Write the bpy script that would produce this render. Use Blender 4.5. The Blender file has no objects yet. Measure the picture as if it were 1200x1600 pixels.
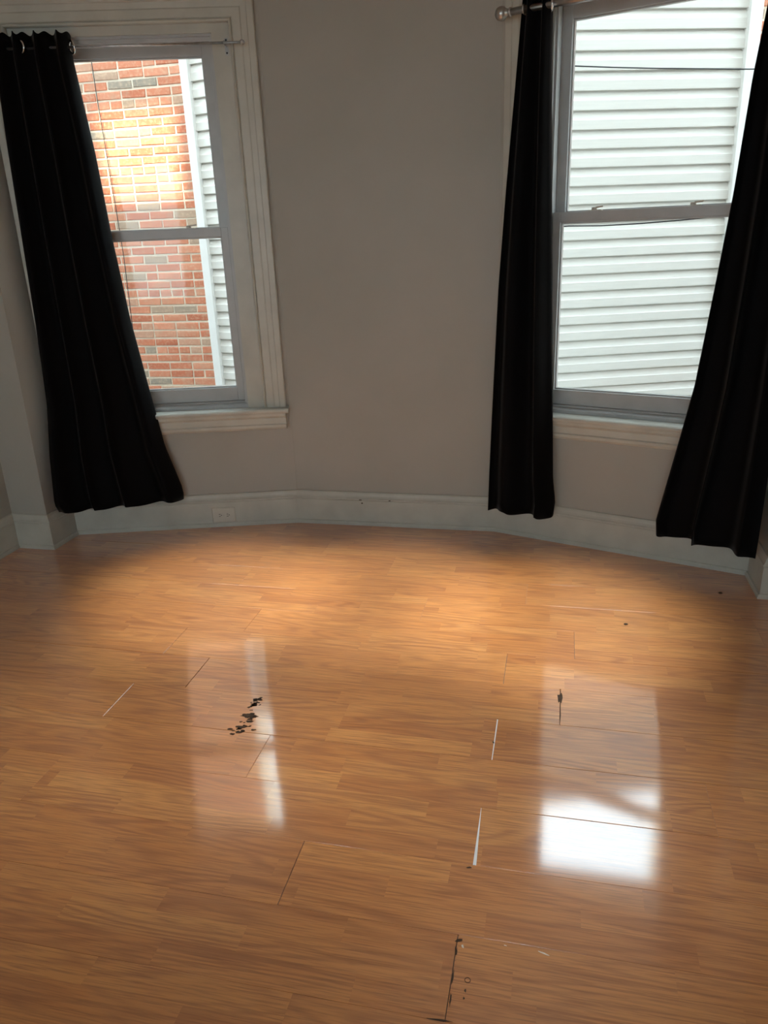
import bpy, bmesh, math, random
from mathutils import Vector, Matrix
random.seed(7)
scn = bpy.context.scene
col = scn.collection

# ------------------------------------------------------------------ camera, sky, sun, exposure
EYE = 1.5
PITCH, ROLL, YAW, FPX = 20.129, 2.309, 13.436, 1183.54
cam_data = bpy.data.cameras.new('camera')
cam = bpy.data.objects.new('camera', cam_data)
col.objects.link(cam)
cam_data.sensor_fit = 'VERTICAL'
cam_data.sensor_height = 36.0
cam_data.lens = FPX / 1600.0 * 36.0
cam_data.clip_start = 0.02
cam.matrix_world = (Matrix.Translation((0, 0, EYE)) @ Matrix.Rotation(math.radians(YAW), 4, 'Z')
                    @ Matrix.Rotation(math.radians(90 - PITCH), 4, 'X') @ Matrix.Rotation(math.radians(-ROLL), 4, 'Z'))
scn.camera = cam

world = bpy.data.worlds.new('sky')
scn.world = world
world.use_nodes = True
wbg = world.node_tree.nodes['Background']
wbg.inputs[0].default_value = (0.74, 0.90, 1.0, 1)
wbg.inputs[1].default_value = 6.2

SUN_AZ, SUN_EL = math.radians(8), math.radians(40)     # sun stands behind the house, a little to the right
sun_data = bpy.data.lights.new('sun', 'SUN')
sun_data.energy = 9.0
sun_data.angle = math.radians(3.0)
sun_data.color = (1.0, 0.86, 0.62)
sun = bpy.data.objects.new('sun', sun_data)
col.objects.link(sun)
SUN_DIR = Vector((-math.sin(SUN_AZ) * math.cos(SUN_EL), math.cos(SUN_AZ) * math.cos(SUN_EL), -math.sin(SUN_EL)))
sun.rotation_euler = SUN_DIR.to_track_quat('-Z', 'Y').to_euler()
sun.location = (0, -3, 9)

scn.view_settings.view_transform = 'Standard'
scn.view_settings.look = 'None'
scn.view_settings.gamma = 1.0
scn.view_settings.use_curve_mapping = False
scn.view_settings.exposure = 0.45

# ------------------------------------------------------------------ material helpers
class NT:
    def __init__(s, name):
        s.m = bpy.data.materials.new(name)
        s.m.use_nodes = True
        s.t = s.m.node_tree
        s.b = s.t.nodes['Principled BSDF']
        s.out = s.t.nodes['Material Output']
    def n(s, typ, **kw):
        nd = s.t.nodes.new(typ)
        for k, v in kw.items():
            if k.startswith('i_'):
                key = k[2:]
                nd.inputs[int(key) if key.isdigit() else key.replace('_', ' ')].default_value = v
            else:
                setattr(nd, k, v)
        return nd
    def l(s, a, b): s.t.links.new(a, b)
    def math(s, op, a, b=None, c=None):
        nd = s.n('ShaderNodeMath', operation=op)
        for i, v in enumerate((a, b, c)):
            if v is None: continue
            if isinstance(v, (int, float)): nd.inputs[i].default_value = v
            else: s.l(v, nd.inputs[i])
        return nd.outputs[0]
    def ramp(s, fac, stops):
        nd = s.n('ShaderNodeValToRGB')
        e = nd.color_ramp.elements
        while len(e) < len(stops): e.new(0.5)
        for i, (p, c) in enumerate(stops):
            e[i].position = p; e[i].color = (*c, 1)
        s.l(fac, nd.inputs[0])
        return nd.outputs[0]
    def mix(s, fac, a, b, blend='MIX'):
        nd = s.n('ShaderNodeMix', data_type='RGBA', blend_type=blend)
        for i, v in ((0, fac), (6, a), (7, b)):
            if isinstance(v, (int, float)): nd.inputs[i].default_value = v
            elif isinstance(v, tuple): nd.inputs[i].default_value = (*v, 1)
            else: s.l(v, nd.inputs[i])
        return nd.outputs[2]
    def bump(s, h, strength, dist=0.001):
        nd = s.n('ShaderNodeBump')
        nd.inputs['Strength'].default_value = strength
        nd.inputs['Distance'].default_value = dist
        s.l(h, nd.inputs['Height'])
        s.l(nd.outputs[0], s.b.inputs['Normal'])
    def set(s, **kw):
        for k, v in kw.items():
            key = k.replace('_', ' ')
            s.b.inputs[key].default_value = (*v, 1) if isinstance(v, tuple) else v

def mottled(name, ca, cb, scale, rough, bump=0.0, bscale=None, metallic=0.0, spec=0.5):
    t = NT(name)
    tc = t.n('ShaderNodeTexCoord')
    nz = t.n('ShaderNodeTexNoise', i_Scale=scale, i_Detail=5.0)
    t.l(tc.outputs['Object'], nz.inputs['Vector'])
    t.l(t.ramp(nz.outputs[0], [(0.3, ca), (0.7, cb)]), t.b.inputs['Base Color'])
    t.set(Roughness=rough, Metallic=metallic)
    t.b.inputs['Specular IOR Level'].default_value = spec
    if bump:
        n2 = t.n('ShaderNodeTexNoise', i_Scale=bscale or scale * 8, i_Detail=4.0)
        t.l(tc.outputs['Object'], n2.inputs['Vector'])
        t.bump(n2.outputs[0], bump)
    return t.m

M = {}
M['wall'] = mottled('wall_paint', (0.375, 0.355, 0.305), (0.41, 0.385, 0.335), 2.5, 0.6, 0.25, 60)
M['trim'] = mottled('trim_paint', (0.47, 0.45, 0.385), (0.55, 0.53, 0.455), 9, 0.38, 0.3, 45)
M['ceiling'] = mottled('ceiling_paint', (0.62, 0.62, 0.6), (0.68, 0.68, 0.66), 3, 0.8)
M['vinyl'] = mottled('window_vinyl', (0.42, 0.42, 0.41), (0.47, 0.47, 0.46), 12, 0.35)
M['gap'] = mottled('pale_gap', (0.80, 0.79, 0.76), (0.88, 0.87, 0.84), 30, 0.5)
M['underlay'] = mottled('dark_underlay', (0.05, 0.035, 0.025), (0.08, 0.055, 0.04), 30, 0.9)
M['nickel'] = mottled('brushed_nickel', (0.42, 0.41, 0.40), (0.52, 0.51, 0.49), 60, 0.32, 0.1, 300, metallic=1.0)
M['steel'] = mottled('rod_steel', (0.40, 0.40, 0.40), (0.55, 0.55, 0.55), 40, 0.28, metallic=1.0)
M['ring'] = mottled('ring_metal', (0.65, 0.66, 0.68), (0.75, 0.76, 0.78), 40, 0.2, metallic=1.0)
M['plate'] = mottled('outlet_plastic', (0.58, 0.54, 0.455), (0.62, 0.58, 0.495), 20, 0.35)
M['slot'] = mottled('slot_dark', (0.012, 0.011, 0.01), (0.02, 0.018, 0.016), 50, 0.6)
M['mortar'] = mottled('mortar', (0.86, 0.76, 0.60), (0.95, 0.86, 0.70), 25, 0.9, 0.6, 90)
M['concrete'] = mottled('alley_concrete', (0.16, 0.155, 0.145), (0.22, 0.215, 0.20), 5, 0.9, 0.5, 60)
M['house'] = mottled('house_render', (0.42, 0.41, 0.395), (0.48, 0.47, 0.455), 4, 0.9)
M['cable'] = mottled('cable_rubber', (0.012, 0.012, 0.013), (0.02, 0.02, 0.022), 30, 0.5)
M['chip'] = mottled('chipped_core', (0.045, 0.024, 0.012), (0.09, 0.05, 0.026), 60, 0.9)
M['flake'] = mottled('pale_flake', (0.75, 0.62, 0.48), (0.85, 0.75, 0.62), 60, 0.6)

# curtain fabric
t = NT('black_curtain_fabric')
tc = t.n('ShaderNodeTexCoord')
wv = t.n('ShaderNodeTexNoise', i_Scale=420.0, i_Detail=2.0)
t.l(tc.outputs['Object'], wv.inputs['Vector'])
t.l(t.ramp(wv.outputs[0], [(0.3, (0.0012, 0.0011, 0.0014)), (0.7, (0.0024, 0.0022, 0.0028))]), t.b.inputs['Base Color'])
t.set(Roughness=0.75)
t.b.inputs['Specular IOR Level'].default_value = 0.08
t.b.inputs['Sheen Weight'].default_value = 0.06
t.b.inputs['Sheen Roughness'].default_value = 0.35
t.bump(wv.outputs[0], 0.2, 0.0005)
M['curtain'] = t.m

# window glass: thin pane, mostly clear with a plain mirror share
t = NT('window_glass')
tr = t.n('ShaderNodeBsdfTransparent'); tr.inputs[0].default_value = (0.965, 0.98, 0.975, 1)
gl = t.n('ShaderNodeBsdfGlossy'); gl.inputs['Roughness'].default_value = 0.02
mx = t.n('ShaderNodeMixShader')
mx.inputs[0].default_value = 0.012; t.l(tr.outputs[0], mx.inputs[1]); t.l(gl.outputs[0], mx.inputs[2])
t.l(mx.outputs[0], t.out.inputs[0])
M['glass'] = t.m

# laminate print: three strips on each plank
def laminate():
    t = NT('oak_laminate')
    tc = t.n('ShaderNodeTexCoord')
    oi = t.n('ShaderNodeObjectInfo')
    sp = t.n('ShaderNodeSeparateXYZ'); t.l(tc.outputs['Object'], sp.inputs[0])
    strip = t.math('FLOOR', t.math('DIVIDE', sp.outputs[1], 0.2075 / 3))
    rnd = t.math('MULTIPLY', oi.outputs['Random'], 37.0)
    cv = t.n('ShaderNodeCombineXYZ'); t.l(strip, cv.inputs[0]); t.l(rnd, cv.inputs[1])
    w1 = t.n('ShaderNodeTexWhiteNoise', noise_dimensions='2D'); t.l(cv.outputs[0], w1.inputs['Vector'])
    seg = t.math('FLOOR', t.math('ADD', t.math('DIVIDE', sp.outputs[0], 0.46), t.math('MULTIPLY', w1.outputs[0], 3.0)))
    cv2 = t.n('ShaderNodeCombineXYZ'); t.l(strip, cv2.inputs[0]); t.l(rnd, cv2.inputs[1]); t.l(seg, cv2.inputs[2])
    w2 = t.n('ShaderNodeTexWhiteNoise', noise_dimensions='3D'); t.l(cv2.outputs[0], w2.inputs['Vector'])
    off = t.n('ShaderNodeVectorMath', operation='SCALE'); off.inputs['Scale'].default_value = 40.0
    t.l(w2.outputs['Color'], off.inputs[0])
    def grain(sx, sy, scale, detail, rough=0.5, dist=0.0):
        mp = t.n('ShaderNodeMapping'); mp.inputs['Scale'].default_value = (sx, sy, 1)
        t.l(tc.outputs['Object'], mp.inputs[0])
        ad = t.n('ShaderNodeVectorMath', operation='ADD'); t.l(mp.outputs[0], ad.inputs[0]); t.l(off.outputs[0], ad.inputs[1])
        nz = t.n('ShaderNodeTexNoise', i_Scale=scale, i_Detail=detail, i_Roughness=rough, i_Distortion=dist)
        t.l(ad.outputs[0], nz.inputs['Vector'])
        return nz.outputs[0]
    contour = grain(1.0, 9.0, 1.0, 1.3)
    rings = t.math('ADD', t.math('MULTIPLY', t.math('SINE', t.math('MULTIPLY', contour, 85.0)), 0.5), 0.5)
    rings = t.math('POWER', rings, 1.6)
    pores = grain(9.0, 260.0, 1.0, 3.0, 0.6)
    fine = grain(3.0, 60.0, 1.0, 4.0, 0.6)
    broad = grain(1.2, 6.0, 1.0, 2.0)
    ringmask = t.n('ShaderNodeMapRange'); ringmask.inputs[1].default_value = 0.38; ringmask.inputs[2].default_value = 0.62; ringmask.inputs[3].default_value = 0.25
    t.l(broad, ringmask.inputs[0])
    base = t.ramp(w2.outputs[0], [(0.0, (0.64, 0.225, 0.045)), (0.5, (0.73, 0.275, 0.060)), (1.0, (0.80, 0.335, 0.082))])
    c1 = t.mix(t.math('MULTIPLY', t.math('MULTIPLY', rings, ringmask.outputs[0]), 0.80), base, (0.36, 0.105, 0.019))
    pm = t.n('ShaderNodeMapRange'); pm.inputs[1].default_value = 0.45; pm.inputs[2].default_value = 0.72
    t.l(pores, pm.inputs[0])
    c2 = t.mix(t.math('MULTIPLY', pm.outputs[0], 0.85), c1, (0.28, 0.078, 0.013))
    fm = t.n('ShaderNodeMapRange'); fm.inputs[1].default_value = 0.35; fm.inputs[2].default_value = 0.75
    t.l(fine, fm.inputs[0])
    c3 = t.mix(t.math('MULTIPLY', fm.outputs[0], 0.30), c2, (0.86, 0.39, 0.11))
    bm_ = t.n('ShaderNodeMapRange'); bm_.inputs[1].default_value = 0.3; bm_.inputs[2].default_value = 0.7
    t.l(broad, bm_.inputs[0])
    c4 = t.mix(t.math('MULTIPLY', bm_.outputs[0], 0.30), c3, (0.46, 0.14, 0.026))
    t.l(c4, t.b.inputs['Base Color'])
    rr = t.n('ShaderNodeMapRange'); rr.inputs[3].default_value = 0.36; rr.inputs[4].default_value = 0.46
    t.l(fine, rr.inputs[0]); t.l(rr.outputs[0], t.b.inputs['Roughness'])
    t.b.inputs['Specular IOR Level'].default_value = 0.6
    t.b.inputs['Sheen Weight'].default_value = 0.25
    t.b.inputs['Sheen Roughness'].default_value = 0.5
    t.b.inputs['Coat Weight'].default_value = 0.8
    t.b.inputs['Coat Roughness'].default_value = 0.08
    t.b.inputs['Coat IOR'].default_value = 2.25
    hs = t.math('ADD', t.math('MULTIPLY', pores, 0.35), t.math('MULTIPLY', fine, 0.65))
    t.bump(hs, 0.10, 0.0006)
    return t.m
M['laminate'] = laminate()

def brick_mat(attr):
    t = NT('brick_clay' + ('_far' if attr else ''))
    tc = t.n('ShaderNodeTexCoord')
    if attr:
        src = t.n('ShaderNodeAttribute', attribute_name='tone').outputs['Fac']
    else:
        src = t.n('ShaderNodeObjectInfo').outputs['Random']
    base = t.ramp(src, [(0.0, (0.56, 0.165, 0.085)), (0.40, (0.66, 0.23, 0.125)), (0.72, (0.72, 0.295, 0.175)),
                        (0.88, (0.60, 0.32, 0.21)), (0.96, (0.46, 0.33, 0.235)), (1.0, (0.33, 0.28, 0.22))])
    ge = t.n('ShaderNodeNewGeometry')
    n1 = t.n('ShaderNodeTexNoise', i_Scale=38.0, i_Detail=6.0, i_Roughness=0.65); t.l(ge.outputs['Position'], n1.inputs['Vector'])
    n2 = t.n('ShaderNodeTexNoise', i_Scale=7.0, i_Detail=3.0); t.l(ge.outputs['Position'], n2.inputs['Vector'])
    mr = t.n('ShaderNodeMapRange'); mr.inputs[1].default_value = 0.48; mr.inputs[2].default_value = 0.72; t.l(n1.outputs[0], mr.inputs[0])
    c1 = t.mix(t.math('MULTIPLY', mr.outputs[0], 0.5), base, (0.80, 0.55, 0.37))
    mr2 = t.n('ShaderNodeMapRange'); mr2.inputs[1].default_value = 0.55; mr2.inputs[2].default_value = 0.8; t.l(n2.outputs[0], mr2.inputs[0])
    c2 = t.mix(t.math('MULTIPLY', mr2.outputs[0], 0.55), c1, (0.56, 0.42, 0.29))
    t.l(c2, t.b.inputs['Base Color'])
    t.set(Roughness=0.88)
    t.bump(n1.outputs[0], 0.7, 0.004)
    return t.m
M['brick'] = brick_mat(False)
M['brick_far'] = brick_mat(True)

t = NT('vinyl_siding')
tc = t.n('ShaderNodeTexCoord')
mp = t.n('ShaderNodeMapping'); mp.inputs['Scale'].default_value = (3, 3, 150); t.l(tc.outputs['Object'], mp.inputs[0])
nz = t.n('ShaderNodeTexNoise', i_Scale=1.0, i_Detail=4.0); t.l(mp.outputs[0], nz.inputs['Vector'])
t.l(t.ramp(nz.outputs[0], [(0.3, (0.72, 0.69, 0.63)), (0.7, (0.78, 0.745, 0.68))]), t.b.inputs['Base Color'])
t.set(Roughness=0.5)
t.bump(nz.outputs[0], 0.25, 0.001)
M['siding'] = t.m
M['siding_trim'] = mottled('siding_corner_vinyl', (0.84, 0.82, 0.78), (0.88, 0.86, 0.82), 10, 0.45)

# ------------------------------------------------------------------ object helpers
def link(name, me, mat=None, parent=None, mw=None):
    o = bpy.data.objects.new(name, me)
    col.objects.link(o)
    if mat: me.materials.append(mat) if not me.materials else None
    if parent: o.parent = parent
    if mw is not None: o.matrix_local = mw
    return o
def mesh(name, vs, fs, smooth=False):
    me = bpy.data.meshes.new(name)
    me.from_pydata([tuple(v) for v in vs], [], fs)
    me.update()
    if smooth:
        me.polygons.foreach_set('use_smooth', [True] * len(me.polygons))
    return me
class MB:
    """collects boxes, prisms and tubes into one mesh"""
    def __init__(s): s.v = []; s.f = []; s.sm = []
    def add(s, vs, fs, smooth=False):
        o = len(s.v); s.v += [tuple(v) for v in vs]
        s.f += [tuple(i + o for i in f) for f in fs]; s.sm += [smooth] * len(fs)
        return s
    def box(s, x0, x1, y0, y1, z0, z1):
        return s.hexa([(x0, y0), (x1, y0), (x1, y1), (x0, y1)], z0, z1)
    def hexa(s, q, z0, z1):
        n = len(q)
        vs = [(x, y, z0) for x, y in q] + [(x, y, z1) for x, y in q]
        fs = [tuple(range(n - 1, -1, -1)), tuple(range(n, 2 * n))] + [(i, (i + 1) % n, n + (i + 1) % n, n + i) for i in range(n)]
        return s.add(vs, fs)
    def sweep(s, rings, closed_ring=True, cap=True, smooth=False):
        n = len(rings[0]); vs = [p for r in rings for p in r]; fs = []
        for k in range(len(rings) - 1):
            for i in range(n if closed_ring else n - 1):
                j = (i + 1) % n
                fs.append((k * n + i, k * n + j, (k + 1) * n + j, (k + 1) * n + i))
        if cap:
            fs.append(tuple(range(n - 1, -1, -1))); b = (len(rings) - 1) * n
            fs.append(tuple(range(b, b + n)))
        return s.add(vs, fs, smooth)
    def tube(s, a, b, r, seg=14, r2=None):
        a = Vector(a); b = Vector(b); d = (b - a).normalized()
        u = d.orthogonal().normalized(); w = d.cross(u)
        ring = lambda c, rr: [c + (u * math.cos(2 * math.pi * i / seg) + w * math.sin(2 * math.pi * i / seg)) * rr for i in range(seg)]
        return s.sweep([ring(a, r), ring(b, r if r2 is None else r2)], smooth=True)
    def path(s, pts, r, seg=8):
        pts = [Vector(p) for p in pts]; rings = []
        for i, c in enumerate(pts):
            d = (pts[min(i + 1, len(pts) - 1)] - pts[max(i - 1, 0)]).normalized()
            ref = Vector((0.31, 0.11, 0.94)) if abs(d.z) < 0.8 else Vector((0.94, 0.11, 0.31))
            u = d.cross(ref).normalized(); w = d.cross(u)
            rings.append([c + (u * math.cos(2 * math.pi * k / seg) + w * math.sin(2 * math.pi * k / seg)) * r for k in range(seg)])
        return s.sweep(rings, smooth=True)
    def lathe(s, prof, origin, axis, seg=24):
        o = Vector(origin); d = Vector(axis).normalized(); u = d.orthogonal().normalized(); w = d.cross(u)
        rings = [[o + d * h + (u * math.cos(2 * math.pi * k / seg) + w * math.sin(2 * math.pi * k / seg)) * max(r, 1e-4) for k in range(seg)] for r, h in prof]
        return s.sweep(rings, smooth=True)
    def torus(s, c, axis, R, r, a=28, b=10):
        c = Vector(c); d = Vector(axis).normalized(); u = d.orthogonal().normalized(); w = d.cross(u)
        vs = []; fs = []
        for i in range(a):
            th = 2 * math.pi * i / a; e = u * math.cos(th) + w * math.sin(th)
            for j in range(b):
                ph = 2 * math.pi * j / b
                vs.append(c + e * (R + r * math.cos(ph)) + d * r * math.sin(ph))
        for i in range(a):
            for j in range(b):
                fs.append((i * b + j, ((i + 1) % a) * b + j, ((i + 1) % a) * b + (j + 1) % b, i * b + (j + 1) % b))
        return s.add(vs, fs, True)
    def build(s, name, mat, parent=None, bevel=0.0, mw=None, kind=None):
        me = mesh(name, s.v, s.f)
        me.polygons.foreach_set('use_smooth', s.sm)
        bm = bmesh.new(); bm.from_mesh(me)
        bmesh.ops.recalc_face_normals(bm, faces=bm.faces)
        if bevel:
            es = [e for e in bm.edges if len(e.link_faces) == 2 and e.calc_face_angle(0) > 0.6]
            bmesh.ops.bevel(bm, geom=es, offset=bevel, segments=2, affect='EDGES', profile=0.6, clamp_overlap=True)
        bm.to_mesh(me); bm.free()
        o = link(name, me, mat, parent, mw)
        if kind: o['kind'] = kind
        return o
def empty(name, loc=(0, 0, 0), mw=None):
    o = bpy.data.objects.new(name, None)
    o.empty_display_size = 0.1
    col.objects.link(o)
    if mw is not None: o.matrix_world = mw
    else: o.location = loc
    return o
def tag(o, label=None, cat=None, group=None, kind=None):
    if label: o['label'] = label
    if cat: o['category'] = cat
    if group: o['group'] = group
    if kind: o['kind'] = kind
    return o

# ------------------------------------------------------------------ plan of the room (front line of the baseboard)
P0, P1, P2, P3 = Vector((-2.560, 3.421)), Vector((-1.393, 3.754)), Vector((-0.303, 3.754)), Vector((0.850, 3.364))
XL, XR, YB = -2.772, 1.062, -2.3            # left, right, back faces of the baseboards
PIL_L, PIL_R = 3.205, 3.127                 # fronts of the two wall ends beside the bay
BASE = [Vector((XL, YB)), Vector((XL, PIL_L)), Vector((P0.x, PIL_L)), P0, P1, P2, P3, Vector((P3.x, PIL_R)), Vector((XR, PIL_R)), Vector((XR, YB))]
SIDES = ['left', 'pilaster_left', 'return_left', 'bay_left', 'bay_center', 'bay_right', 'return_right', 'pilaster_right', 'right', 'back']
CEIL = 2.95
def offset(poly, d):
    """closed polyline moved outwards (to the left of travel) by d, mitred"""
    out = []; n = len(poly)
    for i in range(n):
        a, b, c = poly[i - 1], poly[i], poly[(i + 1) % n]
        e1 = (b - a).normalized(); e2 = (c - b).normalized()
        n1 = Vector((-e1.y, e1.x)); n2 = Vector((-e2.y, e2.x))
        m = (n1 + n2); m = m / (1 + n1.dot(n2))
        out.append(b + m * d)
    return out
WALLO = 0.03
INNER = offset(BASE, WALLO)
OUTER = offset(BASE, WALLO + 0.2)

def wframe(k):
    """frame of wall k: origin at its left end on the baseboard line, x along it, y outwards"""
    a, b = BASE[k], BASE[(k + 1) % len(BASE)]
    e = (b - a).normalized()
    return Matrix(((e.x, -e.y, 0, a.x), (e.y, e.x, 0, a.y), (0, 0, 1, 0), (0, 0, 0, 1))), (b - a).length
FL, LLEN = wframe(3)      # left bay panel
FR, RLEN = wframe(5)      # right bay panel

WW = 1.222                                   # width over the casings
WIN_L = LLEN - 0.0145 - WW                   # left edge of the casing along the panel
WIN_R = 0.0188
OPEN = (0.108, WW - 0.108, 0.63, 2.45)       # rough opening
walls = {}
for k, side in enumerate(SIDES):
    n = len(BASE); j = (k + 1) % n
    a, b, oa, ob = INNER[k], INNER[j], OUTER[k], OUTER[j]
    mb = MB()
    e = (BASE[j] - BASE[k]).normalized(); nn = Vector((-e.y, e.x))
    def cut(s): return BASE[k] + e * s + nn * WALLO, BASE[k] + e * s + nn * (WALLO + 0.2)
    holes = []
    if side == 'bay_left': holes = [(WIN_L + OPEN[0], WIN_L + OPEN[1], OPEN[2], OPEN[3])]
    if side == 'bay_right': holes = [(WIN_R + OPEN[0], WIN_R + OPEN[1], OPEN[2], OPEN[3])]
    if side == 'back': holes = [(0.45, 1.45, 0.8, 2.4), (2.35, 3.35, 0.8, 2.4)]
    pa, poa = a, oa
    for h in holes:
        h0, h1 = cut(h[0]), cut(h[1])
        mb.hexa([pa, h0[0], h0[1], poa], -0.02, CEIL)
        mb.hexa([h0[0], h1[0], h1[1], h0[1]], -0.02, h[2])
        mb.hexa([h0[0], h1[0], h1[1], h0[1]], h[3], CEIL)
        pa, poa = h1
    mb.hexa([pa, b, ob, poa], -0.02, CEIL)
    walls[side] = mb.build('wall_' + side, M['wall'], kind='structure')

# baseboards: board, cap moulding and shoe, mitred at the corners
PROF_B = [(0.034, 0.0), (0.010, 0.0), (0.010, 0.138), (0.012, 0.142), (0.034, 0.142)]
PROF_C = [(0.034, 0.142), (0.0115, 0.142), (0.007, 0.146), (0.0065, 0.152), (0.012, 0.158), (0.0165, 0.166), (0.019, 0.176), (0.023, 0.184), (0.030, 0.186), (0.034, 0.186)]
PROF_S = [(0.012, 0.0), (0.0, 0.0), (0.0005, 0.012), (0.004, 0.019), (0.012, 0.022)]
def ring(prof, k):
    return [(*offs[round(d, 5)][k], z) for d, z in prof]
offs = {}
for pr in (PROF_B, PROF_C, PROF_S):
    for d, z in pr: offs.setdefault(round(d, 5), offset(BASE, d))
for k, side in enumerate(SIDES):
    j = (k + 1) % len(BASE)
    def seg(prof): return MB().sweep([ring(prof, k), ring(prof, j)])
    b = seg(PROF_B).build('baseboard_' + side, M['trim'], kind='structure')
    seg(PROF_C).build('cap_moulding', M['trim'], b)
    seg(PROF_S).build('shoe_moulding', M['trim'], b)

# ceiling slab
cb = MB(); cb.hexa([tuple(p) for p in OUTER], CEIL, CEIL + 0.15)
cb.build('ceiling', M['ceiling'], kind='structure')

# ------------------------------------------------------------------ floor: underlay and single planks
PW, PL = 0.2075, 1.312
fl = MB(); fl.hexa([tuple(p) for p in offset(BASE, 0.028)], -0.06, -0.0085)
floor = fl.build('floor', M['underlay'], kind='structure')
# length of every row is clipped to the plan
def row_span(y0, y1):
    lo, hi = [], []
    poly = offset(BASE, 0.004)
    for yy in (y0 + 0.002, (y0 + y1) / 2, y1 - 0.002):
        xs = []
        for i in range(len(poly)):
            a, b = poly[i], poly[(i + 1) % len(poly)]
            if (a.y - yy) * (b.y - yy) < 0: xs.append(a.x + (b.x - a.x) * (yy - a.y) / (b.y - a.y))
        if len(xs) >= 2: lo.append(min(xs)); hi.append(max(xs))
    return (min(lo), max(hi)) if lo else None
JOINT = {0: -0.173, 1: -0.608, 2: -0.162, 3: -0.86, 4: -0.152, 5: 0.047, 6: -0.148, 7: 0.098, 8: -0.52, 9: -0.10, 10: -0.75}
WEDGE = {2: (0.0006, 0.0085), 4: (0.0035, 0.0025), 5: (0.0030, 0.0010), 0: (0.0018, 0.0012), 1: (0.0012, 0.0016), 6: (0.0012, 0.0012), 7: (0.001, 0.001)}
WEDGE_L = {5: (0.0022, 0.0022), 6: (0.0010, 0.0016), 4: (0.0012, 0.0012), 7: (0.0010, 0.0010)}
rp = random.Random(11)
poly_clip = offset(BASE, 0.012)
def clip_halfplanes(pts, poly_k):
    """clip a convex plank outline against the slanted bay walls"""
    for k in (3, 4, 5):
        a, b = poly_clip[k], poly_clip[k + 1]
        e = (b - a).normalized(); nn = Vector((-e.y, e.x)); out = []
        for i in range(len(pts)):
            p, q = Vector(pts[i]), Vector(pts[(i + 1) % len(pts)])
            dp, dq = (p - a).dot(nn), (q - a).dot(nn)
            if dp <= 0: out.append(tuple(p))
            if (dp <= 0) != (dq <= 0): out.append(tuple(p + (q - p) * (dp / (dp - dq))))
        pts = out
        if len(pts) < 3: return None
    return pts
for r in range(-17, 13):
    y0 = 1.072 + r * PW; y1 = y0 + PW
    if y1 < YB: continue
    xs0, xs1 = (XL - 0.01, XR + 0.01)
    if y0 >= PIL_L: xs0 = P0.x - 0.008
    if y0 >= PIL_R: xs1 = P3.x + 0.008
    j = JOINT.get(r, rp.uniform(-0.9, 0.3))
    cuts = [j + PL * i for i in range(-3, 4)]
    edges = [xs0] + [c for c in cuts if xs0 + 0.05 < c < xs1 - 0.05] + [xs1]
    g = 0.00035
    for a, b in zip(edges[:-1], edges[1:]):
        if b - a < 0.04: continue
        ga0 = ga1 = gb0 = gb1 = 0.0001
        if abs(a - j) < 1e-6 and r in WEDGE: ga0, ga1 = WEDGE[r][1], WEDGE[r][0]
        if abs(a - (j - PL)) < 1e-6 and r in WEDGE_L: ga0, ga1 = WEDGE_L[r][1], WEDGE_L[r][0]
        q = [(a + ga0, y0 + g), (b - gb0, y0 + g), (b - gb1, y1 - g), (a + ga1, y1 - g)]
        q = clip_halfplanes(q, r)
        if not q: continue
        cx, cy = (a + b) / 2, y0
        loc = [(x - cx, y - cy) for x, y in q]
        mb = MB(); mb.hexa(loc, -0.0082, 0.0)
        o = mb.build('plank', M['laminate'], floor, bevel=0.0009)
        o.location = (cx, cy, rp.uniform(-0.0003, 0.0003))
        o.rotation_euler = (math.radians(rp.uniform(-0.16, 0.16)), math.radians(rp.uniform(-0.015, 0.015)), 0)

gp = MB(); gp.hexa([(-0.1622, 1.4885), (-0.1530, 1.4885), (-0.1612, 1.693), (-0.1622, 1.693)], -0.008, -0.0012)
gp.build('open_joint', M['gap'], floor)['label'] = 'pale wedge shaped open joint between planks'
gp = MB(); gp.hexa([(-0.1522, 1.904), (-0.1492, 1.904), (-0.1487, 2.108), (-0.1522, 2.108)], -0.008, -0.0012)
gp.build('open_joint', M['gap'], floor)['label'] = 'pale narrow open joint between planks'
# worn and chipped places of the laminate
def blob(mb, x, y, rx, ry, ang, z, seed, n=9):
    rg = random.Random(seed); pts = []
    for i in range(n):
        t_ = 2 * math.pi * i / n; k = rg.uniform(0.6, 1.25)
        u, v = rx * k * math.cos(t_), ry * k * math.sin(t_)
        pts.append((x + u * math.cos(ang) - v * math.sin(ang), y + u * math.sin(ang) + v * math.cos(ang)))
    mb.hexa(pts, z - 0.0004, z)
mb = MB(); rg = random.Random(5)
for (cx, cy, n, sx, sy, big) in [(-0.975, 2.058, 20, 0.018, 0.034, 0), (-0.975, 1.988, 9, 0.020, 0.014, 1), (-0.966, 1.930, 22, 0.030, 0.030, 0)]:
    for i in range(n):
        dx, dy = rg.gauss(0, sx * 0.55), rg.gauss(0, sy * 0.6)
        rx = rg.uniform(0.0028, 0.0080) * (1.6 if big else 1)
        blob(mb, cx + dx, cy + dy, rx * 1.3, rx * 0.75, rg.uniform(-0.2, 0.7), 0.0011, rg.random())
blob(mb, -0.972, 1.988, 0.024, 0.011, 0.2, 0.0012, 3, 14)
blob(mb, -0.968, 1.925, 0.020, 0.008, 0.1, 0.0012, 4, 14)
blob(mb, -0.968, 1.897, 0.011, 0.005, 0.2, 0.0012, 6, 11)
w = mb.build('worn_patch', M['chip'], floor, kind='stuff'); w['label'] = 'dark brown worn patch of chipped laminate'
mb = MB()
blob(mb, -0.168, 1.264, 0.010, 0.004, 0.3, 0.0011, 21); blob(mb, -0.172, 1.236, 0.003, 0.012, 0.1, 0.0011, 22)
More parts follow.
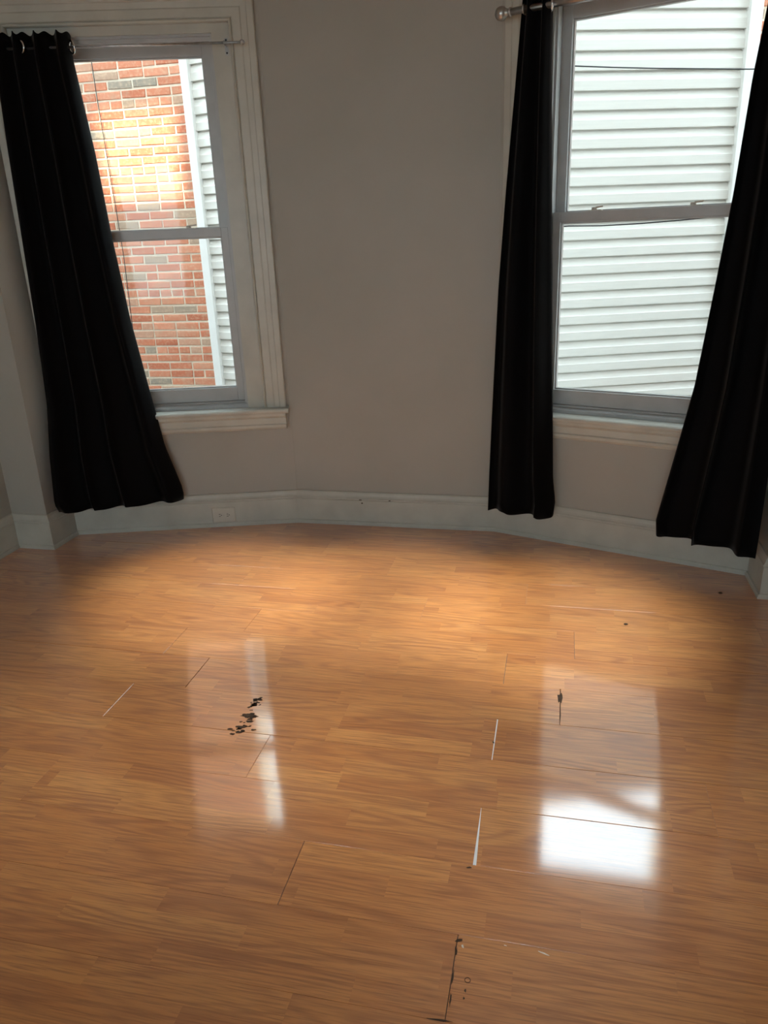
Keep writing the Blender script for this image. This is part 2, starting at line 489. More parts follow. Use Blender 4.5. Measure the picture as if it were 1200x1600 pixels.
blob(mb, -0.170, 1.17, 0.0018, 0.02, 0.02, 0.0011, 23); blob(mb, -0.168, 1.12, 0.002, 0.016, 0.03, 0.0011, 24)
blob(mb, -0.140, 1.146, 0.0022, 0.004, 0.2, 0.0011, 25); blob(mb, -0.141, 1.129, 0.0020, 0.0035, 0.2, 0.0011, 26)
blob(mb, 0.047, 2.262, 0.009, 0.030, 0.0, 0.0009, 27, 12); blob(mb, -0.170, 1.476, 0.009, 0.003, 0.2, 0.0011, 28)
blob(mb, -0.154, 1.985, 0.003, 0.006, 0.2, 0.0009, 30); blob(mb, -0.185, 1.073, 0.03, 0.002, 0.05, 0.0011, 29)
blob(mb, 0.0488, 2.20, 0.0016, 0.085, 0.0, 0.0008, 31, 16)
mb.build('edge_chips', M['chip'], floor, kind='stuff')
mb = MB(); mb.torus((-0.138, 1.171, 0.0008), (0, 0, 1), 0.006, 0.0007, 12, 5)
mb.build('chip_rim', M['chip'], floor)
mb = MB()
blob(mb, 0.019, 1.266, 0.014, 0.0016, -0.25, 0.0013, 41, 12); blob(mb, -0.065, 1.270, 0.0035, 0.0011, -0.2, 0.0013, 42)
blob(mb, -0.158, 1.250, 0.0028, 0.0055, 0.5, 0.0015, 43)
mb.build('pale_scratch', M['flake'], floor, kind='stuff')

# chipped paint on the middle baseboard
bc = bpy.data.objects['baseboard_bay_center']
for (x, z, w_) in [(-1.028, 0.147, 0.007), (-0.865, 0.148, 0.005), (-1.02, 0.128, 0.004)]:
    MB().box(x - w_, x + w_, 3.7585, 3.766, z - 0.0022, z + 0.0022).build('paint_chip', M['chip'], bc, bevel=0.0008)
# crumbs lying on the floor
for (x, y, r_, lab) in [(0.300, 2.82, 0.0065, 'small dark crumb on the floor in front of the siding view window'), (0.713, 3.163, 0.0065, 'small dark crumb on the floor near the wide right curtain')]:
    rg = random.Random(int(x * 100)); pts = []
    c = MB(); rings = []
    for k, (rr, h) in enumerate([(0.6, 0.0), (1.0, 0.35), (0.9, 0.7), (0.35, 1.0)]):
        rings.append([(r_ * rr * rg.uniform(0.75, 1.2) * math.cos(a_) * 1.3, r_ * rr * rg.uniform(0.75, 1.2) * math.sin(a_), h * r_ * 0.8) for a_ in [2 * math.pi * i / 8 for i in range(8)]])
    c.sweep(rings)
    o = c.build('crumb', M['chip']); o.location = (x, y, 0.0004)
    tag(o, lab, 'crumb', 'crumbs on the floor')

# ------------------------------------------------------------------ windows
def make_window(name, frame, x0, y_locks, label, ext=0.0):
    WI = WW + ext                            # inner parts reach further right where the casing meets the wall end
    root = empty(name, mw=frame @ Matrix.Translation((x0, 0, 0)))
    tag(root, label, kind='structure')
    # outer casing with mitred corners
    ZB, ZH = 0.655, 2.438
    prof = [(0.0, 0.032), (0.0, 0.004), (0.004, 0.0), (0.030, 0.0), (0.034, 0.004), (0.058, 0.0055), (0.064, 0.002), (0.098, 0.002), (0.105, 0.008), (0.105, 0.032)]
    def side(flip, z0):
        f = (lambda u: WW - u) if flip else (lambda u: u)
        lo = [(f(u), y, z0) for u, y in prof]
        hi = [(f(u), y, ZH + 0.105 - u) for u, y in prof]
        return MB().sweep([lo, hi])
    side(False, ZB).build('casing_side', M['trim'], root)
    side(True, ZB).build('casing_side', M['trim'], root)
    MB().sweep([[(u, y, ZH + 0.105 - u) for u, y in prof], [(WW - u, y, ZH + 0.105 - u) for u, y in prof]]).build('casing_head', M['trim'], root)
    # inner bead and flat stop
    def frame_run(prof2, z0):
        rl = [[(u, y, z0) for u, y in prof2], [(u, y, ZH + 0.105 - u) for u, y in prof2],
              [(WW - u, y, ZH + 0.105 - u) for u, y in prof2], [(WW - u, y, z0) for u, y in prof2]]
        return MB().sweep(rl)
    frame_run([(0.103, 0.032), (0.103, 0.004), (0.1055, -0.003), (0.110, -0.005), (0.1145, -0.003), (0.117, 0.004), (0.117, 0.032)], ZB).build('casing_bead', M['trim'], root)
    # flat stop (narrower at the head)
    fs = MB()
    fs.box(0.116, 0.200, 0.024, 0.16, ZB, ZH - 0.011); (fs.box(WI - 0.200, WW - 0.116, 0.024, 0.16, ZB, ZH - 0.011) if ext < 0.08 else None)
    fs.box(0.200, min(WI - 0.200, WW - 0.116), 0.024, 0.16, 2.388, ZH - 0.011)
    fs.build('jamb_lining', M['trim'], root)
    # outside lining that closes the wall thickness
    ol = MB()
    ol.box(0.100, 0.200, 0.16, 0.235, 0.62, 2.46); ol.box(WI - 0.200, WW - 0.100, 0.16, 0.235, 0.62, 2.46)
    ol.box(0.200, WI - 0.200, 0.16, 0.235, 2.375, 2.46); ol.box(0.1, WW - 0.1, 0.16, 0.25, 0.60, 0.655)
    ol.build('outer_frame', M['vinyl'], root)
    # vinyl insert frame with a raised bead in front
    vf = MB()
    for s in (0, 1):
        f = (lambda a, b: (WI - b, WI - a)) if s else (lambda a, b: (a, b))
        vf.box(*f(0.196, 0.208), 0.036, 0.05, 0.66, 2.388); vf.box(*f(0.198, 0.218), 0.050, 0.15, 0.66, 2.388)
        vf.box(*f(0.218, 0.224), 0.101, 0.103, 0.68, 2.37)
    vf.box(0.208, WI - 0.208, 0.036, 0.05, 2.378, 2.390); vf.box(0.208, WI - 0.208, 0.05, 0.15, 2.362, 2.388)
    vf.build('insert_frame', M['vinyl'], root, bevel=0.002)
    sl = MB()
    sl.sweep([[(x, 0.034, 0.655), (x, 0.034, 0.676), (x, 0.044, 0.682), (x, 0.060, 0.684), (x, 0.064, 0.693), (x, 0.150, 0.698), (x, 0.150, 0.655)] for x in (0.200, WI - 0.200)])
    sl.build('insert_sill', M['vinyl'], root, bevel=0.0015)
    # sashes
    def sash(nm, gx, zb, zt, gz0, gz1, y0, y1, yp):
        m = MB()
        m.box(0.220, gx, y0, y1, zb, zt); m.box(WI - gx, WI - 0.220, y0, y1, zb, zt)
        m.box(gx, WI - gx, y0, y1, zb, gz0); m.box(gx, WI - gx, y0, y1, gz1, zt)
        so = m.build(nm, M['vinyl'], root, bevel=0.0025)
        q = MB()
        for (xa, xb, za, zc) in [(gx, gx + 0.007, gz0, gz1), (WI - gx - 0.007, WI - gx, gz0, gz1), (gx, WI - gx, gz0, gz0 + 0.007), (gx, WI - gx, gz1 - 0.007, gz1)]:
            q.box(xa, xb, y0 + 0.012, y1 - 0.003, za, zc)
        q.build('glazing_bead', M['vinyl'], so, bevel=0.0015)
        MB().box(gx + 0.002, WI - gx - 0.002, yp, yp + 0.004, gz0 + 0.002, gz1 - 0.002).build('pane', M['glass'], so)
        return so
    lower = sash('lower_sash', 0.2545, 0.695, 1.5616, 0.765, 1.5193, 0.066, 0.100, 0.086)
    upper = sash('upper_sash', 0.2614, 1.522, 2.366, 1.560, 2.314, 0.104, 0.138, 0.120)
    for lx in y_locks:
        k = MB()
        k.box(lx - 0.028, lx + 0.028, 0.074, 0.098, 1.5616, 1.566)
        k.lathe([(0.012, 0), (0.012, 0.008), (0.008, 0.011)], (lx - 0.005, 0.086, 1.566), (0, 0, 1), 14)
        k.sweep([[(lx - 0.012, 0.082, 1.570), (lx - 0.012, 0.090, 1.570), (lx - 0.012, 0.090, 1.577), (lx - 0.012, 0.082, 1.577)],
                 [(lx + 0.036, 0.074, 1.575), (lx + 0.036, 0.081, 1.575), (lx + 0.036, 0.081, 1.581), (lx + 0.036, 0.074, 1.581)]])
        k.build('sash_lock', M['plate'], lower)
    # stool and apron
    st = MB(); X0 = -0.014 if name == 'window_1' else -0.012
    nose = [(-0.030, 0.632), (-0.038, 0.634), (-0.043, 0.640), (-0.044, 0.647), (-0.042, 0.654), (-0.036, 0.6585), (0.045, 0.6600), (0.045, 0.632)]
    st.sweep([[(x, y, z) for y, z in nose] for x in (X0, WW + 0.014)])
    st.build('stool', M['trim'], root)
    ap = [(0.032, 0.632), (-0.022, 0.632), (-0.022, 0.618), (-0.012, 0.608), (-0.006, 0.604), (-0.006, 0.574), (-0.012, 0.568), (-0.012, 0.556), (-0.006, 0.548), (0.000, 0.542), (0.032, 0.542)]
    MB().sweep([[(x, y, z) for y, z in ap] for x in (0.004, WW - 0.004)]).build('apron', M['trim'], root)
    return root
win1 = make_window('window_1', FL, WIN_L, [WW - 0.41], 'white double hung window with brick wall behind it')
win2 = make_window('window_2', FR, WIN_R, [0.405, 0.816], 'white double hung window filled by pale siding outside', ext=0.085)

# two windows added in the unseen back wall to let in fill light
FB, BLEN = wframe(9)
for i, h0 in enumerate((0.45, 2.35)):
    r_ = empty('window_%d' % (3 + i), mw=FB @ Matrix.Translation((h0, 0, 0)))
    tag(r_, 'added window in the unseen wall behind the viewer, for fill light', kind='structure')
    q = MB()
    q.box(0.0, 0.05, 0.02, 0.2, 0.8, 2.4); q.box(0.95, 1.0, 0.02, 0.2, 0.8, 2.4)
    q.box(0.05, 0.95, 0.02, 0.2, 0.8, 0.85); q.box(0.05, 0.95, 0.02, 0.2, 2.35, 2.4); q.box(0.05, 0.95, 0.08, 0.12, 1.58, 1.62)
    q.build('window_frame', M['trim'], r_)
    MB().box(0.05, 0.95, 0.098, 0.102, 0.85, 1.58).build('pane', M['glass'], r_)
    MB().box(0.05, 0.95, 0.098, 0.102, 1.62, 2.35).build('pane', M['glass'], r_)

# ------------------------------------------------------------------ spot lamps added at the ceiling, out of view, to brighten the floor
t = NT('fill_lens')
em = t.n('ShaderNodeEmission'); em.inputs[0].default_value = (1.0, 0.93, 0.82, 1); em.inputs[1].default_value = 1.5
t.l(em.outputs[0], t.out.inputs[0]); M['lens'] = t.m
FILL_LAMPS = [(-1.50, 2.88, 270, 30), (-0.75, 2.94, 250, 30), (0.0, 2.82, 270, 30), (-1.20, 1.95, 92, 42), (-0.10, 1.90, 92, 42)]
FILL_AT = ['above the floor before the brick view window', 'above the bay between the two windows', 'above the floor before the siding view window',
           'over the worn patch side of the room', 'over the open joint side of the room']
for (x, y, watt, ang), where in zip(FILL_LAMPS, FILL_AT):
    root = empty('fill_light', (x, y, CEIL))
    tag(root, 'added unseen fill downlight ' + where, 'ceiling light', 'added fill lamps')
    MB().lathe([(0.050, 0.0), (0.085, 0.0), (0.085, 0.004), (0.072, 0.008), (0.050, 0.008)], (0, 0, 0), (0, 0, -1), 32).build('trim_ring', M['trim'], root)
    MB().lathe([(0.0001, 0.001), (0.048, 0.001), (0.048, 0.003), (0.0001, 0.003)], (0, 0, 0), (0, 0, -1), 24).build('lens', M['lens'], root)
    ld = bpy.data.lights.new('spotlight', 'SPOT')
    ld.energy = watt; ld.spot_size = math.radians(ang); ld.spot_blend = 1.0; ld.shadow_soft_size = 0.10; ld.color = (0.90, 0.99, 1.04)
    lo = bpy.data.objects.new('fill_spot', ld); col.objects.link(lo); lo.parent = root; lo.location = (0, 0, -0.02)

# ------------------------------------------------------------------ electrical outlet on the baseboard
ox, oz = LLEN - 0.408, 0.068
root = empty('wall_outlet', mw=FL @ Matrix.Translation((ox, 0.010, oz)))
tag(root, 'cream double electrical outlet set sideways in the white baseboard', 'outlet')
pl = MB(); pl.sweep([[(-0.064, 0, -0.042), (0.064, 0, -0.042), (0.064, 0, 0.042), (-0.064, 0, 0.042)],
                     [(-0.064, -0.003, -0.042), (0.064, -0.003, -0.042), (0.064, -0.003, 0.042), (-0.064, -0.003, 0.042)],
                     [(-0.060, -0.006, -0.038), (0.060, -0.006, -0.038), (0.060, -0.006, 0.038), (-0.060, -0.006, 0.038)]])
pl.build('cover_plate', M['plate'], root)
for sx in (-0.0215, 0.0215):
    sk = MB()
    ringp = [(sx + 0.0145 * math.cos(a_) * (1 if abs(math.cos(a_)) < 0.8 else 0.93), 0.0165 * math.sin(a_)) for a_ in [2 * math.pi * i / 20 for i in range(20)]]
    sk.sweep([[(x, -0.005, z) for x, z in ringp], [(x, -0.0075, z) for x, z in ringp]])
    so = sk.build('socket', M['plate'], root)
    for dz in (-0.006, 0.006):
        MB().box(sx - 0.0055, sx + 0.0035, -0.0082, -0.006, dz - 0.0013, dz + 0.0013).build('slot', M['slot'], so)
    MB().lathe([(0.0026, 0), (0.0026, 0.002)], (sx + 0.0085, -0.0062, 0), (0, -1, 0), 10).build('slot', M['slot'], so)
MB().lathe([(0.003, 0), (0.003, 0.0012)], (0, -0.006, 0), (0, -1, 0), 10).build('screw', M['plate'], root)

# ------------------------------------------------------------------ curtains, rods
def interp(tab, z, i):
    tab = sorted(tab)
    if z <= tab[0][0]: return tab[0][i]
    for a, b in zip(tab[:-1], tab[1:]):
        if z <= b[0]:
            k = (z - a[0]) / (b[0] - a[0]); return a[i] + (b[i] - a[i]) * k
    return tab[-1][i]
def curtain(name, frame, tab, folds, amp_t, amp_b, z_top, z_bot, phase, overlap, label, rod_d, rod_z, grom, hem=None, seed=1, curl='R'):
    """tab rows: z, left x, left distance from the wall, right x, right distance (x along the wall)"""
    rg = random.Random(seed)
    root = empty(name, mw=frame @ Matrix.Translation((interp(tab, z_bot, 1), 0, z_bot)))
    tag(root, label, 'curtain', 'black grommet curtains')
    inv = Matrix.Translation((-interp(tab, z_bot, 1), 0, -z_bot))
    NU, NZ = 150, 64
    wob = [rg.uniform(-1, 1) for _ in range(8)]
    vs = []; fs = []
    for iz in range(NZ + 1):
        v = iz / NZ
        z = z_top + (z_bot - z_top) * v
        xl, dl, xr, dr = (interp(tab, z, i) for i in (1, 2, 3, 4))
        amp = amp_t + (amp_b - amp_t) * min(1, v * 1.3) ** 0.8
        for iu in range(NU + 1):
            u = iu / NU
            uu = u + 0.045 * math.sin(2 * math.pi * u + wob[0] * 3) * (0.3 + 0.7 * v) + 0.03 * wob[1] * math.sin(7 * u + 2 * v)
            ph = 2 * math.pi * folds * uu + phase
            edge = min(1.0, min(u, 1 - u) * folds * 3.0)
            wave = math.sin(ph) + 0.22 * math.sin(2 * ph + wob[2] * 2) + 0.12 * wob[3] * math.sin(0.5 * ph + 2 * v)
            d = dl + (dr - dl) * u + amp * wave * (0.35 + 0.65 * edge)
            x = xl + (xr - xl) * u + overlap * (xr - xl) / folds * math.sin(ph * 1.0 + 1.57) * math.sin(math.pi * u) * (0.4 + 0.6 * v)
            c_ = ((u - 0.90) / 0.10 if curl == 'R' else (0.10 - u) / 0.10)
            if c_ > 0:
                d -= 0.055 * c_ * c_; x += (-0.020 if curl == 'R' else 0.018) * c_ * c_
            zz = z
            if v < 0.02: zz += 0.007 * math.sin(ph * 2 + 0.7)
            if hem and v > 0.98: zz += hem * math.sin(ph + 0.8)
            vs.append((x, -max(d, 0.012), zz))
    for iz in range(NZ):
        for iu in range(NU):
            a = iz * (NU + 1) + iu
            fs.append((a, a + NU + 1, a + NU + 2, a + 1))
    me = mesh('fabric', [inv @ Vector(p) for p in vs], fs, True)
    o = link('fabric', me, M['curtain'], root)
    so = o.modifiers.new('thickness', 'SOLIDIFY'); so.thickness = 0.003; so.offset = 0
    for gx, gd, ax in grom:
        g = MB(); g.torus(inv @ Vector((gx, -gd, rod_z)), ax, 0.024, 0.0045)
        g.build('grommet', M['ring'], root)
    return root
def lx(s): return LLEN - s          # distance from the bay corner -> along the left panel
LT = [(2.40, lx(1.145), 0.075, lx(0.812), 0.075), (2.298, lx(1.155), 0.078, lx(0.816), 0.08), (1.9, lx(1.170), 0.085, lx(0.781), 0.08),
      (1.537, lx(1.178), 0.095, lx(0.763), 0.08), (1.15, lx(1.185), 0.110, lx(0.734), 0.08), (0.762, lx(1.198), 0.130, lx(0.685), 0.085),
      (0.489, lx(1.225), 0.160, lx(0.65), 0.085), (0.24, lx(1.238), 0.185, lx(0.585), 0.085), (0.19, lx(1.220), 0.185, lx(0.59), 0.085)]
curtain('curtain', FL, LT, 3.6, 0.022, 0.034, 2.385, 0.195, 0.9, 0.13, 'long black curtain bunched at the left of the brick view window',
        0.06, 2.33, [(lx(0.820), 0.060, (0.75, 0.65, 0.1)), (lx(1.035), 0.085, (0.55, 0.8, 0.0))], hem=0.010, seed=3)
RT1 = [(2.42, 0.142, 0.10, 0.262, 0.10), (2.094, 0.115, 0.10, 0.268, 0.10), (1.653, 0.077, 0.10, 0.286, 0.10), (1.248, 0.047, 0.10, 0.304, 0.10),
       (0.804, 0.027, 0.10, 0.322, 0.10), (0.351, 0.009, 0.10, 0.342, 0.10), (0.235, 0.006, 0.10, 0.358, 0.10), (0.15, 0.003, 0.10, 0.350, 0.10)]
curtain('curtain', FR, RT1, 2.3, 0.016, 0.040, 2.385, 0.160, 3.4, 0.16, 'narrow black curtain hanging at the left of the siding view window',
        0.10, 2.33, [(0.255, 0.10, (0.8, 0.6, 0.1))], hem=0.010, seed=5)
RT2 = [(2.42, 1.045, 0.10, 1.235, 0.11), (2.218, 1.038, 0.10, 1.238, 0.12), (1.984, 1.014, 0.10, 1.242, 0.13), (1.6, 0.992, 0.10, 1.250, 0.145), (1.249, 0.96, 0.10, 1.258, 0.16),
       (0.862, 0.922, 0.10, 1.264, 0.175), (0.58, 0.873, 0.10, 1.266, 0.185), (0.241, 0.812, 0.10, 1.264, 0.19), (0.15, 0.82, 0.10, 1.262, 0.19)]
curtain('curtain', FR, RT2, 2.4, 0.020, 0.042, 2.385, 0.172, 1.2, 0.16, 'wide black curtain at the right end of the siding view window',
        0.10, 2.33, [(1.06, 0.10, (0.8, 0.6, 0.1)), (1.15, 0.10, (0.6, 0.8, 0.1))], hem=0.010, seed=8, curl='L')

# thin rod over the left window
root = empty('curtain_rod', mw=FL @ Matrix.Translation((lx(0.15), 0, 2.33)))
tag(root, 'thin steel curtain rod across the top of the brick view window', 'curtain rod', 'curtain rods')
x_ = lambda s: lx(s) - lx(0.15)
MB().tube((x_(1.205), -0.06, 0), (x_(0.075), -0.06, 0), 0.0052).build('rod', M['steel'], root)
MB().lathe([(0.0052, 0), (0.010, 0.002), (0.011, 0.010), (0.008, 0.017), (0.002, 0.020)], (x_(0.078), -0.06, 0), (1, 0, 0), 16).build('end_cap', M['steel'], root)
MB().lathe([(0.0052, 0), (0.010, 0.002), (0.011, 0.010), (0.008, 0.017), (0.002, 0.020)], (x_(1.195), -0.06, 0), (-1, 0, 0), 16).build('end_cap', M['steel'], root)
for bs in (0.15, 1.18):
    br = MB()
    br.box(x_(bs) - 0.008, x_(bs) + 0.008, 0.020, 0.0245, -0.035, 0.035); br.tube((x_(bs), 0.022, 0), (x_(bs), -0.052, -0.002), 0.004, 8)
    br.torus((x_(bs), -0.06, 0), (1, 0, 0), 0.0075, 0.0022, 16, 6)
    b_ = br.build('bracket', M['steel'], root)
    for dz in (-0.025, 0.027):
        MB().lathe([(0.0045, 0), (0.004, 0.002), (0.001, 0.003)], (x_(bs), 0.020, dz), (0, -1, 0), 10).build('screw', M['slot'], b_)
# nickel rod with ball ends over the right window
root = empty('curtain_rod', mw=FR @ Matrix.Translation((0.09, 0, 2.33)))
tag(root, 'thick nickel curtain rod with a round ball finial', 'curtain rod', 'curtain rods')
MB().tube((-0.005, -0.10, 0), (0.58, -0.10, 0), 0.0135, 20).build('rod', M['nickel'], root)
MB().tube((0.56, -0.10, 0), (1.125, -0.10, 0), 0.0115, 20).build('inner_rod', M['nickel'], root)
fin = [(0.0135, 0), (0.017, 0.002), (0.017, 0.008), (0.012, 0.011), (0.011, 0.015), (0.015, 0.018), (0.0155, 0.021)] + \
      [(0.0265 * math.sin(a_), 0.044 - 0.0265 * math.cos(a_)) for a_ in [math.pi * (0.2 + 0.8 * i / 12) for i in range(13)]]
MB().lathe(fin, (0.0, -0.10, 0), (-1, 0, 0), 26).build('ball_finial', M['nickel'], root)
MB().lathe([(r * 0.85, h * 0.85) for r, h in fin], (1.115, -0.10, 0), (1, 0, 0), 26).build('ball_finial', M['nickel'], root)
for bx in (0.055, 1.05):
    br = MB(); br.lathe([(0.022, 0), (0.022, 0.004), (0.016, 0.007)], (bx, 0.003, -0.012), (0, -1, 0), 18)
    br.tube((bx, 0.0, -0.012), (bx, -0.088, -0.012), 0.006, 10); br.torus((bx, -0.10, 0), (1, 0, 0), 0.016, 0.003, 20, 6)
    br.build('bracket', M['nickel'], root)

# ------------------------------------------------------------------ outside: neighbouring brick house with a siding clad bow
YBR = 6.47
GROUND = -0.7
TOP = 5.3
BOWTOP = 3.15
BC, BLN = 0.0725, 0.228
house = empty('brick_house', (-3.05, YBR, GROUND))
tag(house, 'neighbouring red brick house wall seen through the left window', 'house')
house_r = empty('brick_house', (-3.05, YBR, GROUND))
tag(house_r, 'sliver of brick house wall beyond the white siding corner, far right', 'house')
MB().box(-4.5, -0.032, 0.008, 0.35, 0, TOP - GROUND).build('mortar_wall', M['mortar'], house)
MB().box(4.21, 8.5, 0.008, 0.35, 0, TOP - GROUND).build('mortar_wall', M['mortar'], house_r)
rb = random.Random(21)
def brick_mesh(L_, seed):
    rg = random.Random(seed)
    h, d = 0.0570, 0.05
    j = lambda s=0.0022: rg.uniform(-s, s)
    x0, x1, z0, z1 = 0.0070, L_ - 0.0070, 0.0075, 0.0075 + h
    b = 0.004
    back = [(x0, 0.03, z0), (x1, 0.03, z0), (x1, 0.03, z1), (x0, 0.03, z1)]
    mid = [(x0 + j(), 0.005, z0 + j()), (x1 + j(), 0.005, z0 + j()), (x1 + j(), 0.005, z1 + j()), (x0 + j(), 0.005, z1 + j())]
    fr_ = [(p[0] + (b if i in (0, 3) else -b) + j(), -0.001 + j(0.0015), p[2] + (b if i in (0, 1) else -b) + j()) for i, p in enumerate(mid)]
    vs = back + mid + fr_
    fs = [(8, 9, 10, 11)]
    for k in (0, 4):
        for i in range(4):
            fs.append((k + i, k + (i + 1) % 4, k + 4 + (i + 1) % 4, k + 4 + i))
    return vs, fs
BM_ = {}
for kind, L_ in (('full', BLN), ('half', BLN / 2)):
    BM_[kind] = []
    for i in range(6):
        me = mesh('brick_shape', *brick_mesh(L_, i + (100 if kind == 'half' else 0)))
        bm = bmesh.new(); bm.from_mesh(me); bmesh.ops.recalc_face_normals(bm, faces=bm.faces); bm.to_mesh(me); bm.free()
        me.materials.append(M['brick']); BM_[kind].append(me)
FAR = ([], [], []), ([], [], [])
def add_far(x, z, L_):
    far_v, far_f, far_t = FAR[0 if x < 0 else 1]
    vs, fs = brick_mesh(L_, rb.randint(0, 9999)); o = len(far_v); tone = rb.random()
    far_v.extend([(a + x, b, c + z) for a, b, c in vs]); far_f.extend([tuple(i + o for i in f) for f in fs]); far_t.extend([tone] * len(vs))
n_obj = 0
for c in range(int((TOP - GROUND) / BC)):
    z = c * BC; wz = z + GROUND
    header = (c % 7 == 3)
    for (xa, xb, near) in ((-4.5, -0.032, -1.42), (4.21, 8.5, 4.70)):
        # courses are laid from the bow outwards
        left = xa < 0
        x = xb if left else xa
        Lc = BLN / 2 if header else BLN
        first = True
        while True:
            L_ = Lc
            if first and c % 2 == 0 and not header: L_ = BLN / 2
            if rb.random() < 0.06 and not header: L_ = BLN / 2
            first = False
            x0 = x - L_ if left else x
            if (left and x0 < xa) or (not left and x0 + L_ > xb): break
            isnear = ((left and x0 > near and 0.55 < wz < 3.05) or (not left and x0 + L_ < near and 2.2 < wz < 3.05 and x0 < 4.55))
            if isnear and n_obj < 298:
                o = bpy.data.objects.new('brick', rb.choice(BM_['full' if L_ > 0.2 else 'half']))
                col.objects.link(o); o.parent = house if left else house_r
                o.location = (x0, rb.uniform(-0.002, 0.002), z + rb.uniform(-0.0015, 0.0015)); o.rotation_euler = (0, rb.uniform(-0.006, 0.006), 0)
                n_obj += 1
            else:
                add_far(x0, z, L_)
            x = x - L_ if left else x + L_
for (far_v, far_f, far_t), hs_ in zip(FAR, (house, house_r)):
    me = mesh('brickwork', far_v, far_f)
    at = me.attributes.new('tone', 'FLOAT', 'POINT'); at.data.foreach_set('value', far_t)
    o = link('brickwork', me, M['brick_far'], hs_); o['kind'] = 'stuff'

# the bow, clad in vinyl siding
SA, SB_, SC, SD = Vector((-3.05, 6.46)), Vector((-1.80, 6.105)), Vector((-0.15, 5.60)), Vector((1.095, 6.05))
bow = empty('siding_bow', (SC.x, SC.y, GROUND))
tag(bow, 'pale grey vinyl siding bow of the neighbouring house outside the right window', 'house wall')
core = MB(); core.hexa([(p.x - SC.x, p.y - SC.y) for p in [SA + Vector((0.02, 0.03)), SB_ + Vector((0, 0.03)), SC + Vector((0, 0.03)), SD + Vector((0, 0.03)), Vector((1.095, 6.7)), Vector((-3.03, 6.7))]], 0, BOWTOP - GROUND)
core.build('bow_core', M['siding'], bow)
def siding(a, b, pitch, z_ref):
    e = (b - a).normalized(); L_ = (b - a).length; nn = Vector((-e.y, e.x))
    k0 = math.floor((GROUND - z_ref) / pitch)
    # dutch lap profile: slanted shoulder above, flat face below, shadow lip
    pf = [(0.031, 0.0), (0.000, 0.0), (-0.001, 0.004), (0.0, 0.50 * pitch), (0.004, 0.54 * pitch), (0.019, 0.905 * pitch), (0.029, 0.910 * pitch), (0.030, pitch), (0.031, pitch)]
    mb = MB().sweep([[(0, d, z) for d, z in pf], [(L_, d, z) for d, z in pf]])
    fr_ = Matrix(((e.x, nn.x, 0, a.x - SC.x), (e.y, nn.y, 0, a.y - SC.y), (0, 0, 1, 0), (0, 0, 0, 1)))
    me0 = None
    k = k0
    while z_ref + (k + 1) * pitch < BOWTOP:
        z = z_ref + k * pitch - GROUND
        m = fr_ @ Matrix.Translation((0, -0.004, z))
        if me0 is None:
            o = mb.build('siding_board', M['siding'], bow, mw=m); me0 = o.data
        else:
            o = link('siding_board', me0, None, bow, m)
        k += 1
siding(SA + Vector((0.03, 0)), SB_, 0.1205, 2.356)
siding(SB_, SC, 0.117, 1.752)
siding(SC, SD, 0.1134, 1.752)
def post(p, nm, wd, dp, ang):
    m = Matrix.Translation((p.x - SC.x, p.y - SC.y, 0)) @ Matrix.Rotation(ang, 4, 'Z')
    q = MB(); q.box(-wd / 2, wd / 2, -dp, dp, 0, BOWTOP - GROUND + 0.02)
    q.build(nm, M['siding_trim'], bow, bevel=0.004, mw=m)
post(SA + Vector((0.012, -0.01)), 'corner_post', 0.075, 0.03, math.radians(-8))
post(SB_ + Vector((0, 0.0)), 'corner_post', 0.08, 0.02, math.radians(-16))
post(SC + Vector((0, 0.0)), 'corner_post', 0.08, 0.02, math.radians(3))
post(SD + Vector((0.03, 0.01)), 'corner_post', 0.085, 0.035, math.radians(20))
rf = MB(); rf.hexa([(p.x - SC.x, p.y - SC.y) for p in [SA + Vector((0, -0.12)), SB_ + Vector((0, -0.12)), SC + Vector((0, -0.12)), SD + Vector((0.04, -0.1)), Vector((1.13, 6.6)), Vector((-3.05, 6.6))]], BOWTOP - GROUND, BOWTOP - GROUND + 0.12)
rf.build('roof_edge', M['siding_trim'], bow)

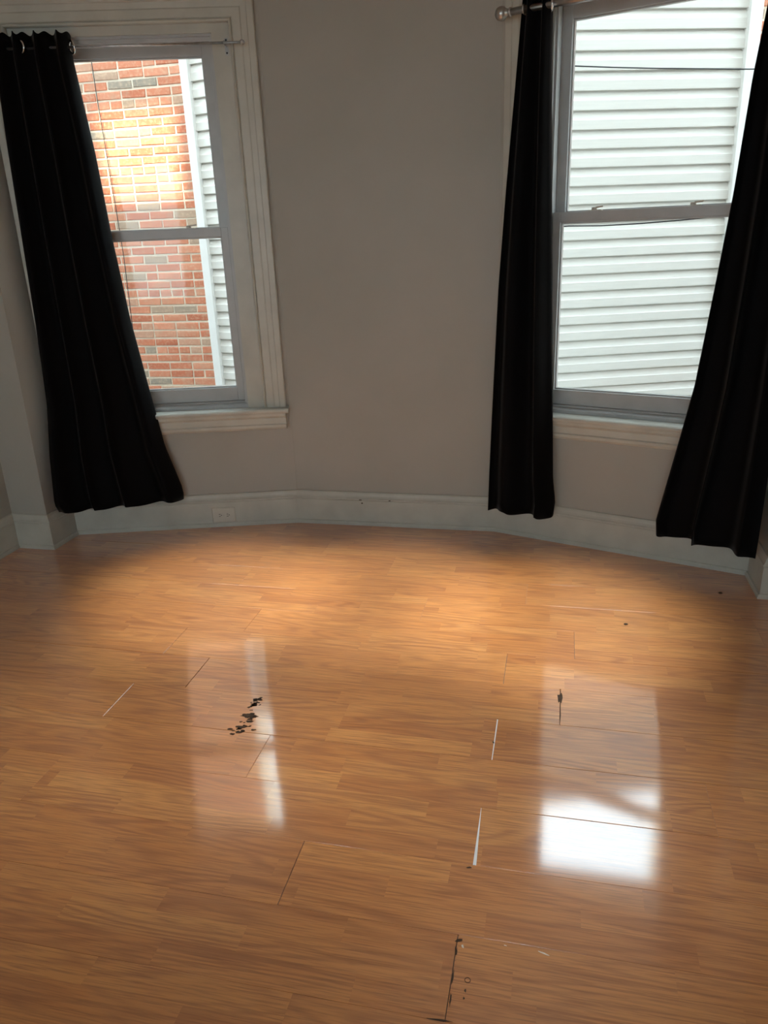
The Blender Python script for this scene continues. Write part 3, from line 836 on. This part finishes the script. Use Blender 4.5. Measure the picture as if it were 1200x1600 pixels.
# cables outside
def cable(name, pts, r, label):
    b0 = Vector(pts[-1]); e_ = empty(name, b0)
    tag(e_, label, 'cable', 'cables outside')
    MB().path([Vector(p) - b0 for p in pts], r).build('wire', M['cable'], e_)
cable('hanging_cable', [(-3.865, YBR - 0.03, 5.2), (-3.857, YBR - 0.03, 2.65), (-3.835, YBR - 0.028, 1.8), (-3.827, YBR - 0.03, 1.40), (-3.848, YBR - 0.03, 0.6), (-3.85, YBR - 0.03, -0.5)], 0.0035,
      'thin black cable hanging down the brick wall')
nR = Vector(((SD - SC).normalized().y, -(SD - SC).normalized().x)); eR = (SD - SC).normalized()
wp = lambda s, z: (*(SC + eR * s + nR * 0.10), z)
cable('overhead_wire', [wp(-1.2, 2.53), wp(-0.3, 2.466), wp(0.132, 2.443), wp(0.4, 2.431), wp(0.697, 2.421), wp(1.304, 2.408), wp(2.4, 2.41)], 0.004,
      'thin dark wire stretched across the upper siding')
fp = lambda s, z: tuple(FR @ Vector((s, 0.262, z)))
cable('window_wire', [fp(0.12, 1.498), fp(0.246, 1.503), fp(0.40, 1.4985), fp(0.574, 1.501), fp(0.75, 1.508), fp(0.93, 1.520), fp(1.1, 1.53)], 0.0028,
      'thin dark wire sagging just below the meeting rail of the right window')

# ground between the houses; unseen sun blockers added above this house
gb = MB(); gb.box(-14, 14, -14, 14, GROUND - 0.2, GROUND); gb.build('ground', M['concrete'], kind='structure')
fo = MB(); fo.hexa([tuple(p) for p in offset(BASE, 0.2)], GROUND, -0.062); fo.build('foundation', M['house'], kind='structure')
# added unseen wall; its one opening shapes the sun patch on the brick
TARGET = Vector((-3.50, YBR, 2.16))
YP = 4.12
tt = (TARGET.y - YP) / SUN_DIR.y
OPN = TARGET - SUN_DIR * tt
pw = MB()
x0, x1, z0, z1 = OPN.x - 0.42, OPN.x + 0.30, OPN.z - 0.34, OPN.z + 0.42
PT = 8.5
pw.box(-13, XL - 0.1, YP - 0.06, YP + 0.06, GROUND, 2.6); pw.box(XR + 0.1, 11, YP - 0.06, YP + 0.06, GROUND, 2.6)
pw.box(-13, x0, YP - 0.06, YP + 0.06, 2.6, PT); pw.box(x1, 11, YP - 0.06, YP + 0.06, 2.6, PT)
pw.box(x0, x1, YP - 0.06, YP + 0.06, 2.6, z0); pw.box(x0, x1, YP - 0.06, YP + 0.06, z1, PT)
pw.build('sun_mask_wall', M['house'], kind='structure')
rf = MB(); rf.box(XL - 0.6, XR + 0.6, 2.4, YP + 0.03, CEIL + 0.152, CEIL + 0.26); rf.build('sun_block_slab', M['house'], kind='structure')  # added unseen slab, stops sunlight leaking over the ceiling under the wall
